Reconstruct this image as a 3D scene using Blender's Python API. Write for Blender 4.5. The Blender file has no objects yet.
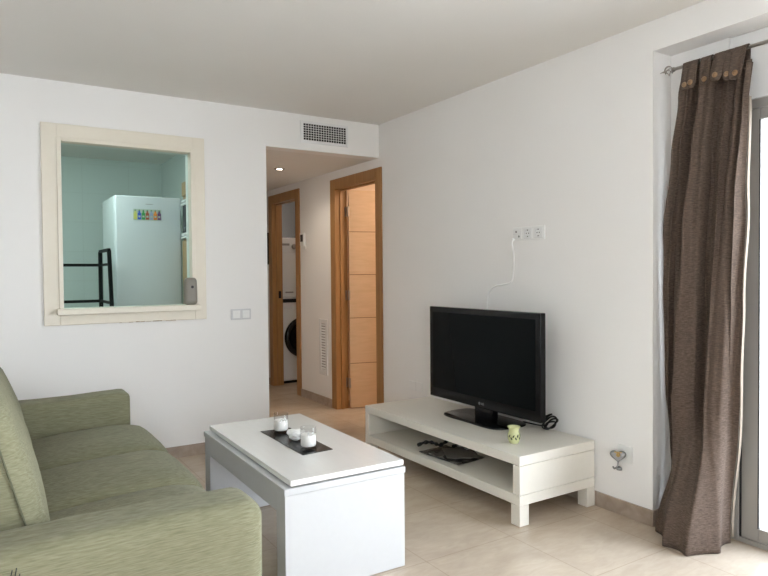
import bpy, bmesh, math, random
from mathutils import Vector, Matrix, noise
random.seed(7)
C = bpy.context.scene.collection
PI = math.pi
sc = bpy.context.scene

# ------------------------------------------------------------------ materials
def mat(name, col, rough=0.5, metal=0.0, spec=0.5, sheen=0.0, coat=0.0):
    m = bpy.data.materials.new(name); m.use_nodes = True
    b = m.node_tree.nodes['Principled BSDF']
    b.inputs['Base Color'].default_value = (*col, 1)
    b.inputs['Roughness'].default_value = rough
    b.inputs['Metallic'].default_value = metal
    b.inputs['Specular IOR Level'].default_value = spec
    b.inputs['Sheen Weight'].default_value = sheen
    b.inputs['Coat Weight'].default_value = coat
    return m

def srgb(r, g, b):
    f = lambda c: (c/255/12.92) if c/255 <= .04045 else ((c/255+.055)/1.055)**2.4
    return (f(r), f(g), f(b))

def N(m, t, **kw):
    n = m.node_tree.nodes.new(t)
    for k, v in kw.items(): setattr(n, k, v)
    return n
def L(m, a, b): m.node_tree.links.new(a, b)
def bsdf(m): return m.node_tree.nodes['Principled BSDF']

def coords(m, scale=(1, 1, 1), rot=(0, 0, 0), loc=(0, 0, 0), space='world'):
    mp = N(m, 'ShaderNodeMapping')
    mp.inputs['Scale'].default_value = scale
    mp.inputs['Rotation'].default_value = rot
    mp.inputs['Location'].default_value = loc
    if space == 'world':
        g = N(m, 'ShaderNodeNewGeometry'); L(m, g.outputs['Position'], mp.inputs['Vector'])
    else:
        g = N(m, 'ShaderNodeTexCoord'); L(m, g.outputs['Object'], mp.inputs['Vector'])
    return mp.outputs['Vector']

def noise_mix(m, vec, scale, c1, c2, lo=.35, hi=.65, detail=4, distortion=0.0):
    n = N(m, 'ShaderNodeTexNoise'); n.inputs['Scale'].default_value = scale
    n.inputs['Detail'].default_value = detail; n.inputs['Distortion'].default_value = distortion
    L(m, vec, n.inputs['Vector'])
    r = N(m, 'ShaderNodeValToRGB')
    r.color_ramp.elements[0].position = lo; r.color_ramp.elements[0].color = (*c1, 1)
    r.color_ramp.elements[1].position = hi; r.color_ramp.elements[1].color = (*c2, 1)
    L(m, n.outputs['Fac'], r.inputs['Fac'])
    return r.outputs['Color'], n.outputs['Fac']

def bump(m, fac, strength, dist=.002):
    b = N(m, 'ShaderNodeBump'); b.inputs['Strength'].default_value = strength
    b.inputs['Distance'].default_value = dist
    L(m, fac, b.inputs['Height']); L(m, b.outputs['Normal'], bsdf(m).inputs['Normal'])

def plaster(name, c1, c2, rough=.75):
    m = mat(name, c1, rough, spec=.3)
    v = coords(m)
    c, f = noise_mix(m, v, 2.2, c1, c2, .3, .7, 3)
    L(m, c, bsdf(m).inputs['Base Color'])
    n = N(m, 'ShaderNodeTexNoise'); n.inputs['Scale'].default_value = 160; L(m, v, n.inputs['Vector'])
    bump(m, n.outputs['Fac'], .08, .001)
    return m

M = {}
M['wall'] = plaster('wall_paint', (.83, .818, .805), (.815, .803, .79))
M['ceiling'] = plaster('ceiling_paint', (.76, .745, .72), (.745, .73, .705))
M['peach'] = plaster('peach_wall_paint', (.75, .60, .46), (.72, .57, .43))
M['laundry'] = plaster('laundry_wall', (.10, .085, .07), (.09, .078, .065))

def floor_mat():
    m = mat('beige_porcelain_tiles', srgb(176, 158, 138), .22, spec=.5)
    v = coords(m, scale=(1, 1.6, 1), rot=(0, 0, .5))
    c1, f1 = noise_mix(m, v, 3.2, (.49, .40, .31), (.58, .485, .385), .3, .7, 6, .8)
    c2, f2 = noise_mix(m, coords(m, scale=(1, 3, 1), rot=(0, 0, -.3)), 9, (.9, .89, .88), (1, 1, 1), .35, .65, 5, 1.5)
    mul = N(m, 'ShaderNodeMix', data_type='RGBA', blend_type='MULTIPLY'); mul.inputs['Factor'].default_value = .7
    L(m, c1, mul.inputs['A']); L(m, c2, mul.inputs['B'])
    br = N(m, 'ShaderNodeTexBrick'); br.offset = 0; br.squash = 1
    br.inputs['Scale'].default_value = 1; br.inputs['Brick Width'].default_value = .49
    br.inputs['Row Height'].default_value = .49; br.inputs['Mortar Size'].default_value = .0022
    br.inputs['Mortar Smooth'].default_value = .1
    br.inputs['Color1'].default_value = (1, 1, 1, 1); br.inputs['Color2'].default_value = (.975, .975, .975, 1)
    br.inputs['Mortar'].default_value = (.80, .78, .76, 1)
    L(m, coords(m, loc=(-2.10 + .49*10, -1.735 + .49*10, 0)), br.inputs['Vector'])
    mul2 = N(m, 'ShaderNodeMix', data_type='RGBA', blend_type='MULTIPLY'); mul2.inputs['Factor'].default_value = 1
    L(m, mul.outputs['Result'], mul2.inputs['A']); L(m, br.outputs['Color'], mul2.inputs['B'])
    L(m, mul2.outputs['Result'], bsdf(m).inputs['Base Color'])
    return m
M['floor'] = floor_mat()

def skirting_mat(name, axis):
    m = mat(name, srgb(165, 145, 128), .4)
    c1, f = noise_mix(m, coords(m), 14, (.33, .26, .205), (.42, .34, .28), .35, .65, 6, .6)
    w = N(m, 'ShaderNodeTexBrick'); w.offset = 0
    w.inputs['Scale'].default_value = 1; w.inputs['Brick Width'].default_value = .33; w.inputs['Row Height'].default_value = 5
    w.inputs['Mortar Size'].default_value = .0015
    w.inputs['Color1'].default_value = (1, 1, 1, 1); w.inputs['Color2'].default_value = (.93, .93, .93, 1)
    w.inputs['Mortar'].default_value = (.7, .68, .66, 1)
    L(m, coords(m, rot=(0, 0, 0 if axis == 'x' else PI/2), loc=(.28, 2.5, 0)), w.inputs['Vector'])
    mu = N(m, 'ShaderNodeMix', data_type='RGBA', blend_type='MULTIPLY'); mu.inputs['Factor'].default_value = 1
    L(m, c1, mu.inputs['A']); L(m, w.outputs['Color'], mu.inputs['B'])
    L(m, mu.outputs['Result'], bsdf(m).inputs['Base Color'])
    return m
M['skirt_x'] = skirting_mat('beige_skirting_tile_across', 'x')
M['skirt_y'] = skirting_mat('beige_skirting_tile_along', 'y')

def wood_mat(name, c1, c2, scale=(14, 14, .9), rough=.42):
    m = mat(name, c1, rough)
    c, f = noise_mix(m, coords(m, scale=scale), 3.0, c1, c2, .3, .7, 6, .5)
    L(m, c, bsdf(m).inputs['Base Color']); return m
M['oak'] = wood_mat('oak_casing', (.31, .150, .050), (.39, .205, .075))
M['leaf'] = wood_mat('oak_door_leaf', (.56, .385, .23), (.62, .43, .27), scale=(2, 2, 14))
M['kwood'] = wood_mat('kitchen_wood', (.33, .21, .10), (.42, .28, .14))
M['groove'] = mat('groove', (.20, .11, .045), .6)

def white_furn(name, c1, c2, rough=.3, scale=(8, 1, 8)):
    m = mat(name, c1, rough)
    c, f = noise_mix(m, coords(m, scale=scale), 6, c1, c2, .3, .7, 5)
    L(m, c, bsdf(m).inputs['Base Color']); return m
M['tv_stand'] = white_furn('off_white_lacquer', (.74, .71, .64), (.725, .695, .625), .35)
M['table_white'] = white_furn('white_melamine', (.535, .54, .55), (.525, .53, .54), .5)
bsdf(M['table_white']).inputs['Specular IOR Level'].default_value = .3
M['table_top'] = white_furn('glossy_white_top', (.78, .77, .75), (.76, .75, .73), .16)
M['cream'] = white_furn('cream_painted_wood', (.76, .71, .61), (.745, .69, .59), .45, (3, 3, 3))
M['cream_edge'] = mat('worn_edge_wood', (.33, .23, .14), .7)

def fabric_mat(name, c1, c2, scale, rough=.9, sheen=.08, bs=.5, space='object', c3=None):
    m = mat(name, c1, rough, spec=.15, sheen=sheen)
    v = coords(m, scale=scale, space=space)
    c, f = noise_mix(m, v, 100, c1, c2, .30, .70, 4, .3)
    v2 = coords(m, scale=(1, 1, 1), space=space)
    cc, ff = noise_mix(m, v2, 5, (.92, .92, .91), (1, 1, 1), .35, .65, 3)
    mu = N(m, 'ShaderNodeMix', data_type='RGBA', blend_type='MULTIPLY'); mu.inputs['Factor'].default_value = 1
    L(m, c, mu.inputs['A']); L(m, cc, mu.inputs['B'])
    L(m, mu.outputs['Result'], bsdf(m).inputs['Base Color'])
    bump(m, f, bs, .003)
    return m
M['chenille'] = fabric_mat('sage_green_chenille', (.155, .150, .088), (.235, .228, .152), (.25, 1, 3.0), bs=.6)
M['chenille_side'] = fabric_mat('sage_green_chenille_upright', (.155, .150, .088), (.235, .228, .152), (.25, .8, 3.0), bs=.6)
M['piping'] = mat('green_piping', (.10, .10, .06), .9)

def linen_mat():
    m = mat('brown_linen', (.11, .075, .055), .9, spec=.08, sheen=.03)
    a, fa = noise_mix(m, coords(m, scale=(1, 1, 9)), 55, (.080, .057, .045), (.160, .118, .094), .35, .65, 3)
    b, fb = noise_mix(m, coords(m, scale=(9, 9, 1)), 55, (.75, .75, .75), (1, 1, 1), .3, .7, 3)
    mu = N(m, 'ShaderNodeMix', data_type='RGBA', blend_type='MULTIPLY'); mu.inputs['Factor'].default_value = 1
    L(m, a, mu.inputs['A']); L(m, b, mu.inputs['B']); L(m, mu.outputs['Result'], bsdf(m).inputs['Base Color'])
    bump(m, fa, .35, .0015); return m
M['linen'] = linen_mat()
M['lining'] = mat('cream_lining', (.25, .205, .16), .9)
M['button'] = mat('wooden_button', (.27, .16, .08), .35)
M['button_hole'] = mat('button_hole', (.05, .03, .02), .8)
M['chrome'] = mat('chrome', (.27, .27, .27), .32, 1)
M['steel'] = mat('brushed_steel', (.38, .35, .32), .32, 1)
M['brass'] = mat('brass', (.42, .29, .12), .35, 1)
M['alu'] = mat('grey_aluminium', (.36, .345, .32), .4, .25)
M['rubber'] = mat('black_seal', (.015, .015, .016), .6)
M['black_metal'] = mat('black_metal', (.004, .005, .005), .6, spec=.15)
M['tv_case'] = mat('glossy_black_plastic', (.004, .004, .005), .14, spec=.25)
M['tv_screen'] = mat('dark_screen', (.0035, .005, .0055), .2, spec=.07)
M['tv_back'] = mat('matte_black_plastic', (.008, .008, .009), .5, spec=.25)
M['logo'] = mat('silver_print', (.45, .45, .45), .4)
M['logo_red'] = mat('dark_print', (.25, .25, .26), .4)
M['white_plastic'] = mat('white_plastic', (.80, .80, .79), .35)
M['cable_white'] = mat('cable_white', (.93, .93, .92), .4)
M['white_gloss'] = mat('white_gloss', (.80, .80, .80), .25)
M['grey_plastic'] = mat('grey_plastic', (.60, .60, .61), .4)
M['socket_dark'] = mat('socket_dark', (.03, .03, .03), .6)
M['fridge'] = mat('fridge_white', (.62, .63, .66), .3)
M['fridge_side'] = mat('fridge_side_white', (.62, .66, .67), .4)
M['black_glass'] = mat('black_glass', (.006, .007, .008), .06)
M['wax'] = mat('white_wax', (.88, .87, .84), .4)
bsdf(M['wax']).inputs['Subsurface Weight'].default_value = .3
bsdf(M['wax']).inputs['Subsurface Radius'].default_value = (.01, .01, .01)
M['stone'] = mat('white_quartz', (.78, .78, .78), .35)
M['runner'] = mat('black_slate', (.006, .006, .007), .2, spec=.25)
M['ceramic'] = mat('pale_green_glaze', (.56, .58, .31), .25)
M['ceramic_hole'] = mat('dark_cutout', (.05, .06, .03), .8)
M['taupe'] = mat('taupe_plastic', (.20, .18, .15), .38)
M['ink'] = mat('black_thread', (.01, .01, .014), .8)
M['grille_dark'] = mat('duct_dark', (.012, .012, .012), .8)
M['deck'] = mat('pale_terrace_tile', (.74, .71, .68), .6)
M['dial'] = mat('grey_dial', (.30, .28, .26), .35)

def glass(name, col=(1, 1, 1), rough=0.0):
    m = bpy.data.materials.new(name); m.use_nodes = True
    nt = m.node_tree; b = nt.nodes['Principled BSDF']
    b.inputs['Base Color'].default_value = (*col, 1); b.inputs['Roughness'].default_value = rough
    b.inputs['Transmission Weight'].default_value = 1; b.inputs['IOR'].default_value = 1.45
    return m
def pane_mat(name='window_glass', col=(.95, .97, .97), ior=1.3):
    m = bpy.data.materials.new(name); m.use_nodes = True
    nt = m.node_tree; nt.nodes.clear()
    o = nt.nodes.new('ShaderNodeOutputMaterial'); t = nt.nodes.new('ShaderNodeBsdfTransparent')
    g = nt.nodes.new('ShaderNodeBsdfGlossy'); g.inputs['Roughness'].default_value = .02
    mx = nt.nodes.new('ShaderNodeMixShader'); fr = nt.nodes.new('ShaderNodeFresnel'); fr.inputs['IOR'].default_value = ior
    t.inputs['Color'].default_value = (*col, 1)
    ge = nt.nodes.new('ShaderNodeNewGeometry'); iv = nt.nodes.new('ShaderNodeMath'); iv.operation = 'SUBTRACT'; iv.inputs[0].default_value = 1
    nt.links.new(ge.outputs['Backfacing'], iv.inputs[1]); ml = nt.nodes.new('ShaderNodeMath'); ml.operation = 'MULTIPLY'
    nt.links.new(iv.outputs[0], ml.inputs[0]); nt.links.new(fr.outputs[0], ml.inputs[1]); nt.links.new(ml.outputs[0], mx.inputs[0]); nt.links.new(t.outputs[0], mx.inputs[1]); nt.links.new(g.outputs[0], mx.inputs[2])
    nt.links.new(mx.outputs[0], o.inputs[0]); return m
M['pane'] = pane_mat()
M['hatch_glass'] = pane_mat('tinted_hatch_glass', (.90, .965, .955), 1.10)
M['tumbler'] = pane_mat('tumbler_glass', (.96, .96, .96), 1.45)

def emit(name, col, s):
    m = bpy.data.materials.new(name); m.use_nodes = True
    b = m.node_tree.nodes['Principled BSDF']
    b.inputs['Base Color'].default_value = (.8, .8, .8, 1)
    b.inputs['Emission Color'].default_value = (*col, 1); b.inputs['Emission Strength'].default_value = s
    return m

def tile_wall():
    m = mat('pale_kitchen_tiles', (.62, .68, .66), .25)
    br = N(m, 'ShaderNodeTexBrick'); br.offset = 0
    br.inputs['Scale'].default_value = 1; br.inputs['Brick Width'].default_value = .45; br.inputs['Row Height'].default_value = .30
    br.inputs['Mortar Size'].default_value = .003
    br.inputs['Color1'].default_value = (.60, .66, .64, 1); br.inputs['Color2'].default_value = (.59, .65, .63, 1)
    br.inputs['Mortar'].default_value = (.55, .60, .58, 1)
    g = N(m, 'ShaderNodeNewGeometry'); s = N(m, 'ShaderNodeSeparateXYZ'); cmb = N(m, 'ShaderNodeCombineXYZ')
    ad = N(m, 'ShaderNodeMath', operation='ADD')
    L(m, g.outputs['Position'], s.inputs[0]); L(m, s.outputs['X'], ad.inputs[0]); L(m, s.outputs['Y'], ad.inputs[1])
    L(m, ad.outputs[0], cmb.inputs['X']); L(m, s.outputs['Z'], cmb.inputs['Y']); L(m, cmb.outputs[0], br.inputs['Vector'])
    L(m, br.outputs['Color'], bsdf(m).inputs['Base Color'])
    return m
M['ktile'] = tile_wall()

# ------------------------------------------------------------------ mesh helpers
def BM(): return bmesh.new()
def box(bm, x0, x1, y0, y1, z0, z1, bev=0, mi=0, seg=2):
    vs = [bm.verts.new((x, y, z)) for z in (z0, z1) for y in (y0, y1) for x in (x0, x1)]
    idx = [(0, 2, 3, 1), (4, 5, 7, 6), (0, 1, 5, 4), (2, 6, 7, 3), (0, 4, 6, 2), (1, 3, 7, 5)]
    fs = [bm.faces.new([vs[i] for i in f]) for f in idx]
    for f in fs: f.material_index = mi
    if bev > 0:
        es = list({e for f in fs for e in f.edges})
        r = bmesh.ops.bevel(bm, geom=es, offset=bev, segments=seg, affect='EDGES', profile=.5, clamp_overlap=True)
        for f in r['faces']: f.material_index = mi
    return vs

def rounded(bm, c, s, r, n=10, fn=None, rot=None, mi=0):
    """rounded block centred at c, full size s, corner radius r; fn(p)->p reshapes it"""
    hx, hy, hz = s[0]/2, s[1]/2, s[2]/2
    cache = {}
    def vert(p):
        k = tuple(round(q, 5) for q in p)
        if k in cache: return cache[k]
        q = Vector((p[0]*hx, p[1]*hy, p[2]*hz))
        inner = Vector((max(-(hx-r), min(hx-r, q.x)), max(-(hy-r), min(hy-r, q.y)), max(-(hz-r), min(hz-r, q.z))))
        d = q-inner
        if d.length > 1e-9: q = inner + d.normalized()*r
        if fn: q = Vector(fn(q))
        if rot: q = rot @ q
        v = bm.verts.new(q+Vector(c)); cache[k] = v; return v
    # non uniform grid, denser near the edges
    g = [math.sin((i/n-.5)*PI) for i in range(n+1)]
    for ax in range(3):
        for sgn in (-1, 1):
            for i in range(n):
                for j in range(n):
                    pts = []
                    for a, b in ((i, j), (i+1, j), (i+1, j+1), (i, j+1)):
                        p = [0, 0, 0]; p[ax] = sgn; p[(ax+1) % 3] = g[a]; p[(ax+2) % 3] = g[b]
                        pts.append(vert(p))
                    if sgn < 0: pts.reverse()
                    if len(set(pts)) == 4:
                        try: bm.faces.new(pts).material_index = mi
                        except ValueError: pass

def tube(bm, pts, r, seg=10, mi=0, closed=False, cap=True):
    pts = [Vector(p) for p in pts]; n = len(pts); rings = []
    up = Vector((0, 0, 1)); prev = None
    for i, p in enumerate(pts):
        if closed: t = pts[(i+1) % n]-pts[i-1]
        else: t = pts[min(i+1, n-1)]-pts[max(i-1, 0)]
        t.normalize()
        if prev is None:
            a = t.cross(up)
            if a.length < .05: a = t.cross(Vector((1, 0, 0)))
        else:
            a = prev - t*prev.dot(t)
        a.normalize(); prev = a; b = t.cross(a)
        rr = r[i] if isinstance(r, (list, tuple)) else r
        rings.append([bm.verts.new(p + (a*math.cos(2*PI*k/seg)+b*math.sin(2*PI*k/seg))*rr) for k in range(seg)])
    m = n if closed else n-1
    for i in range(m):
        A, B = rings[i], rings[(i+1) % n]
        for k in range(seg):
            f = bm.faces.new((A[k], A[(k+1) % seg], B[(k+1) % seg], B[k])); f.material_index = mi
    if cap and not closed:
        bm.faces.new(rings[0][::-1]).material_index = mi; bm.faces.new(rings[-1]).material_index = mi

def lathe(bm, prof, c=(0, 0, 0), seg=32, mi=0, axis='z', close=False):
    rings = []
    for (r, z) in prof:
        ring = []
        for k in range(seg):
            a = 2*PI*k/seg; x, y = r*math.cos(a), r*math.sin(a)
            if axis == 'z': p = (x, y, z)
            elif axis == 'x': p = (z, x, y)
            else: p = (x, z, y)
            ring.append(bm.verts.new(Vector(p)+Vector(c)))
        rings.append(ring)
    for A, B in zip(rings, rings[1:]):
        for k in range(seg):
            bm.faces.new((A[k], A[(k+1) % seg], B[(k+1) % seg], B[k])).material_index = mi
    if close:
        bm.faces.new(rings[0][::-1]).material_index = mi; bm.faces.new(rings[-1]).material_index = mi
    bmesh.ops.recalc_face_normals(bm, faces=bm.faces)

def spline(pts, n=12, closed=False):
    P = [Vector(p) for p in pts]; out = []; m = len(P)
    rng = range(m) if closed else range(m-1)
    for i in rng:
        if closed: p0, p1, p2, p3 = P[i-1], P[i], P[(i+1) % m], P[(i+2) % m]
        else: p0, p1, p2, p3 = P[max(i-1, 0)], P[i], P[i+1], P[min(i+2, m-1)]
        for k in range(n):
            t = k/n
            out.append(.5*((2*p1)+(-p0+p2)*t+(2*p0-5*p1+4*p2-p3)*t*t+(-p0+3*p1-3*p2+p3)*t**3))
    if not closed: out.append(P[-1])
    return out

OFF = {}
def obj(name, bm, m, parent=None, smooth=False, local=False):
    me = bpy.data.meshes.new(name)
    for mm in (m if isinstance(m, (list, tuple)) else [m]): me.materials.append(mm)
    o = bpy.data.objects.new(name, me); C.objects.link(o)
    if parent is not None:
        o.parent = parent; off = OFF[parent.name]
    else:
        bm.verts.ensure_lookup_table()
        xs = [v.co.x for v in bm.verts]; ys = [v.co.y for v in bm.verts]; zs = [v.co.z for v in bm.verts]
        off = Vector(((min(xs)+max(xs))/2, (min(ys)+max(ys))/2, min(zs))); o.location = off
        if local: off = Vector((0, 0, 0)); o.location = off
    OFF[o.name] = Vector(off)
    if not local: bmesh.ops.translate(bm, vec=-Vector(off), verts=bm.verts)
    bm.to_mesh(me); bm.free()
    if smooth:
        for p in me.polygons: p.use_smooth = True
        if smooth == 'auto':
            for p in me.polygons: p.use_smooth = True
            me.set_sharp_from_angle(angle=math.radians(35))
    return o
def thing(name, label, cat, loc, group=None):
    o = bpy.data.objects.new(name, None); C.objects.link(o); o.location = loc
    o.empty_display_size = .05
    OFF[o.name] = Vector(loc); o['label'] = label; o['category'] = cat
    if group: o['group'] = group
    return o
def tag(o, label, cat, group=None):
    o['label'] = label; o['category'] = cat
    if group: o['group'] = group
    return o
def struct(name, bm=None, m=None, loc=(0, 0, 0), smooth=False):
    if bm is None:
        o = bpy.data.objects.new(name, None); C.objects.link(o); o.location = loc; OFF[o.name] = Vector(loc)
    else: o = obj(name, bm, m, smooth=smooth)
    o['kind'] = 'structure'; return o
def lab(o, s): o['label'] = s; return o

# ------------------------------------------------------------------ dimensions
RY0 = -1.75
D = 4.44          # back wall plane
W = 2.765         # television wall plane
H = 2.457         # ceiling
TH = .12

# ------------------------------------------------------------------ setting
b = BM(); box(b, -1.3, 3.2, RY0, 8.0, -.12, 0); box(b, 3.2, 5.0, 3.5, 8.0, -.12, 0); struct('floor', b, M['floor'])
b = BM(); box(b, -1.3, 3.2, RY0, D+TH, H, H+.1); struct('ceiling', b, M['ceiling'])
b = BM(); box(b, 1.79, 2.765, D+TH, 7.3, 2.19, 2.29); struct('ceiling_hall', b, M['ceiling'])
b = BM(); box(b, -1.3, 1.69, D+TH, 7.3, H, H+.1); struct('ceiling_kitchen', b, M['ceiling'])
b = BM(); box(b, 2.865, 5.0, 3.5, 7.9, H, H+.1); struct('ceiling_side_rooms', b, M['ceiling'])

# wall with serving hatch and passage to the hall
hx0, hx1, hz0, hz1 = .43, 1.235, 1.03, 2.09
b = BM()
y0, y1 = D, D+TH
box(b, -1.3, hx0, y0, y1, 0, H); box(b, hx0, hx1, y0, y1, 0, hz0); box(b, hx0, hx1, y0, y1, hz1, H)
box(b, hx1, 1.79, y0, y1, 0, H); box(b, 1.79, W, y0, y1, 2.19, H)
struct('wall_back', b, M['wall'])
# television wall and its continuation along the hall, with two doorways
b = BM()
d1a, d1b, d1h = 4.475, 5.20, 2.03
d2a, d2b, d2h = 6.05, 6.70, 2.04
x0, x1 = W, W+.10
box(b, x0, x1, 1.93, d1a, 0, H); box(b, x0, x1, d1a, d1b, d1h, H); box(b, x0, x1, d1b, d2a, 0, H)
box(b, x0, x1, d2a, d2b, d2h, H); box(b, x0, x1, d2b, 7.3, 0, H)
struct('wall_right', b, M['wall'])
# window recess: jamb, head and reveal back
b = BM()
box(b, x0+.10, 3.20, 1.93, 2.05, 0, H)            # jamb, turned into the outer wall
box(b, W, 3.20, RY0, 1.93, 2.31, H)              # lintel
box(b, 2.907, 3.20, 1.640, 1.93, 0, 2.31)          # back of the recess left of the sliding door
box(b, 2.907, 3.20, RY0, -1.0, 0, 2.31)
box(b, W, 2.907, RY0, -1.3, 0, 2.31)
struct('wall_window', b, M['wall'])
b = BM(); box(b, 2.915, 3.18, -1.0, 1.640, 2.012, 2.309, .004); struct('trim_1', b, M['white_gloss'])   # roller shutter casing
b = BM(); box(b, -1.1, -1.0, RY0, 7.3, 0, H); struct('wall_left', b, M['wall'])
RY = -1.6
rx0, rx1, rz0, rz1 = -.75, .25, .9, 2.15
b = BM(); box(b, -1.3, rx0, RY-.15, RY, 0, H); box(b, rx1, 3.2, RY-.15, RY, 0, H)
box(b, rx0, rx1, RY-.15, RY, 0, rz0); box(b, rx0, rx1, RY-.15, RY, rz1, H)
struct('wall_rear', b, M['wall'])
# partition between kitchen and hall
b = BM(); box(b, 1.69, 1.79, D+TH, 7.3, 0, H); struct('wall_hall_left', b, [M['wall'], M['ktile']])
o = bpy.data.objects['wall_hall_left']
for p in o.data.polygons:
    if p.normal.x < -.5: p.material_index = 1
b = BM(); box(b, 1.79, 2.765, 7.2, 7.3, 0, H); struct('wall_hall_end', b, M['wall'])
b = BM(); box(b, -1.3, 1.69, 7.2, 7.3, 0, H); struct('wall_kitchen_far', b, M['ktile'])
b = BM()
box(b, 2.865, 5.0, 3.5, 3.6, 0, H); box(b, 4.6, 4.7, 3.6, 5.5, 0, H); box(b, 2.865, 4.7, 5.5, 5.6, 0, H)
struct('wall_bedroom', b, M['peach'])
b = BM()
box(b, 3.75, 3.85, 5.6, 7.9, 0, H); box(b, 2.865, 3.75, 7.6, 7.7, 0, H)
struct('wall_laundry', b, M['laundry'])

# skirting
b = BM(); box(b, -1.3, 1.79, D-.012, D, 0, .078, .002); box(b, 1.79, 1.802, D, 7.2, 0, .078, .002)
struct('baseboard_back', b, M['skirt_x'])
b = BM(); box(b, W-.012, W, 1.918, 4.395, 0, .078, .002); box(b, W-.012, W, 5.283, 5.968, 0, .078, .002)
box(b, W-.012, W, 6.783, 7.2, 0, .078, .002)
struct('baseboard_right', b, M['skirt_y'])
b = BM(); box(b, W, 2.907, 1.918, 1.93, 0, .078, .002); box(b, 2.895, 2.907, 1.645, 1.918, 0, .078, .002)
struct('baseboard_recess', b, M['skirt_x'])

# ---- serving hatch: frame and projecting sill
w = struct('window_2', loc=(.83, D, .943))
b = BM()
fx0, fx1, fz0, fz1 = .326, 1.328, .943, 2.192
t = .022
box(b, fx0, .415, D-t, D, fz0, fz1, .003); box(b, 1.248, fx1, D-t, D, fz0, fz1, .003)
box(b, .415, 1.248, D-t, D, 2.105, fz1, .003); box(b, .415, 1.248, D-t, D, fz0, 1.03, .003)
obj('frame', b, M['cream'], w)
b = BM()      # raised inner bead and jamb lining
for (a0, a1, c0, c1) in ((.410, .436, 1.045, 2.110), (1.229, 1.255, 1.045, 2.110), (.436, 1.229, 2.084, 2.110)):
    box(b, a0, a1, D-t-.010, D+.045, c0, c1, .003)
obj('frame_lining', b, M['cream'], w)
b = BM(); box(b, .436, 1.229, D+.032, D+.038, 1.045, 2.084); obj('pane', b, M['hatch_glass'], w)
b = BM(); box(b, .395, 1.275, D-t-.055, D+TH+.02, 1.008, 1.045, .004); obj('sill', b, M['cream'], w)
b = BM()
random.seed(3)
for k in range(16):
    x = random.choice([random.uniform(.72, 1.30), random.uniform(.85, 1.1)]); l = random.uniform(.008, .035)
    box(b, x, min(x+l, 1.325), D-t-.0006, D-t+.004, fz0-.0005, fz0+random.uniform(.002, .005))
lab(obj('worn_edge', b, M['cream_edge'], w), 'brown chips along the lower edge of the frame')

# ---- door 1 : oak casing and open leaf
def casing(w, ya, yb, h, cw=.082, depth=.10):
    b = BM()
    xo = W-.014
    for (x_a, x_b) in ((xo, W), (W+depth, W+depth+.012)):
        box(b, x_a, x_b, ya-cw, ya, 0, h+cw, .003); box(b, x_a, x_b, yb, yb+cw, 0, h+cw, .003)
        box(b, x_a, x_b, ya, yb, h, h+cw, .003)
    obj('casing', b, M['oak'], w)
    b = BM()
    box(b, xo+.002, W+depth+.010, ya-.002, ya+.012, 0, h); box(b, xo+.002, W+depth+.010, yb-.012, yb+.002, 0, h)
    box(b, xo+.002, W+depth+.010, ya, yb, h-.012, h+.002)
    box(b, W+.035, W+.055, ya+.010, ya+.022, 0, h-.01); box(b, W+.035, W+.055, yb-.022, yb-.010, 0, h-.01)   # stops
    box(b, W+.035, W+.055, ya+.02, yb-.02, h-.022, h-.010)
    obj('door_jamb', b, M['oak'], w)
w1 = struct('door_1', loc=(W, (d1a+d1b)/2, 0)); casing(w1, d1a, d1b, d1h)
ang = math.radians(-14)
hinge = Vector((W+.112, d1b-.018, 0))
Rz = Matrix.Rotation(ang, 4, 'Z')
b = BM(); box(b, .004, .70, -.035, 0, .008, 2.018, .0015)
bmesh.ops.transform(b, matrix=Matrix.Translation(hinge) @ Rz, verts=b.verts)
leaf = obj('door_leaf', b, M['leaf'], w1)
b = BM()
for z in (1.635, 1.24, .84, .42): box(b, .006, .698, -.0358, -.034, z-.003, z+.003)
bmesh.ops.transform(b, matrix=Matrix.Translation(hinge) @ Rz, verts=b.verts)
obj('groove', b, M['groove'], leaf)
for z in (1.82, 1.05, .24):
    b = BM(); tube(b, [(hinge.x-.012, hinge.y-.030, z-.045), (hinge.x-.012, hinge.y-.030, z+.045)], .007, 12)
    box(b, hinge.x-.024, hinge.x-.012, hinge.y-.0035+.004, hinge.y+.0045, z-.045, z+.045)
    box(b, hinge.x-.013, hinge.x+.004, hinge.y-.037, hinge.y-.030, z-.045, z+.045)
    obj('hinge', b, M['steel'], leaf)
w2 = struct('door_2', loc=(W, (d2a+d2b)/2, 0)); casing(w2, d2a, d2b, d2h, depth=.10)
for z in (1.02,):
    b = BM(); tube(b, [(W+.075, d2b-.016, z-.04), (W+.075, d2b-.016, z+.04)], .007, 10)
    box(b, W+.058, W+.09, d2b-.0145, d2b-.0115, z-.04, z+.04); obj('hinge', b, M['tv_back'], w2)

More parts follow.
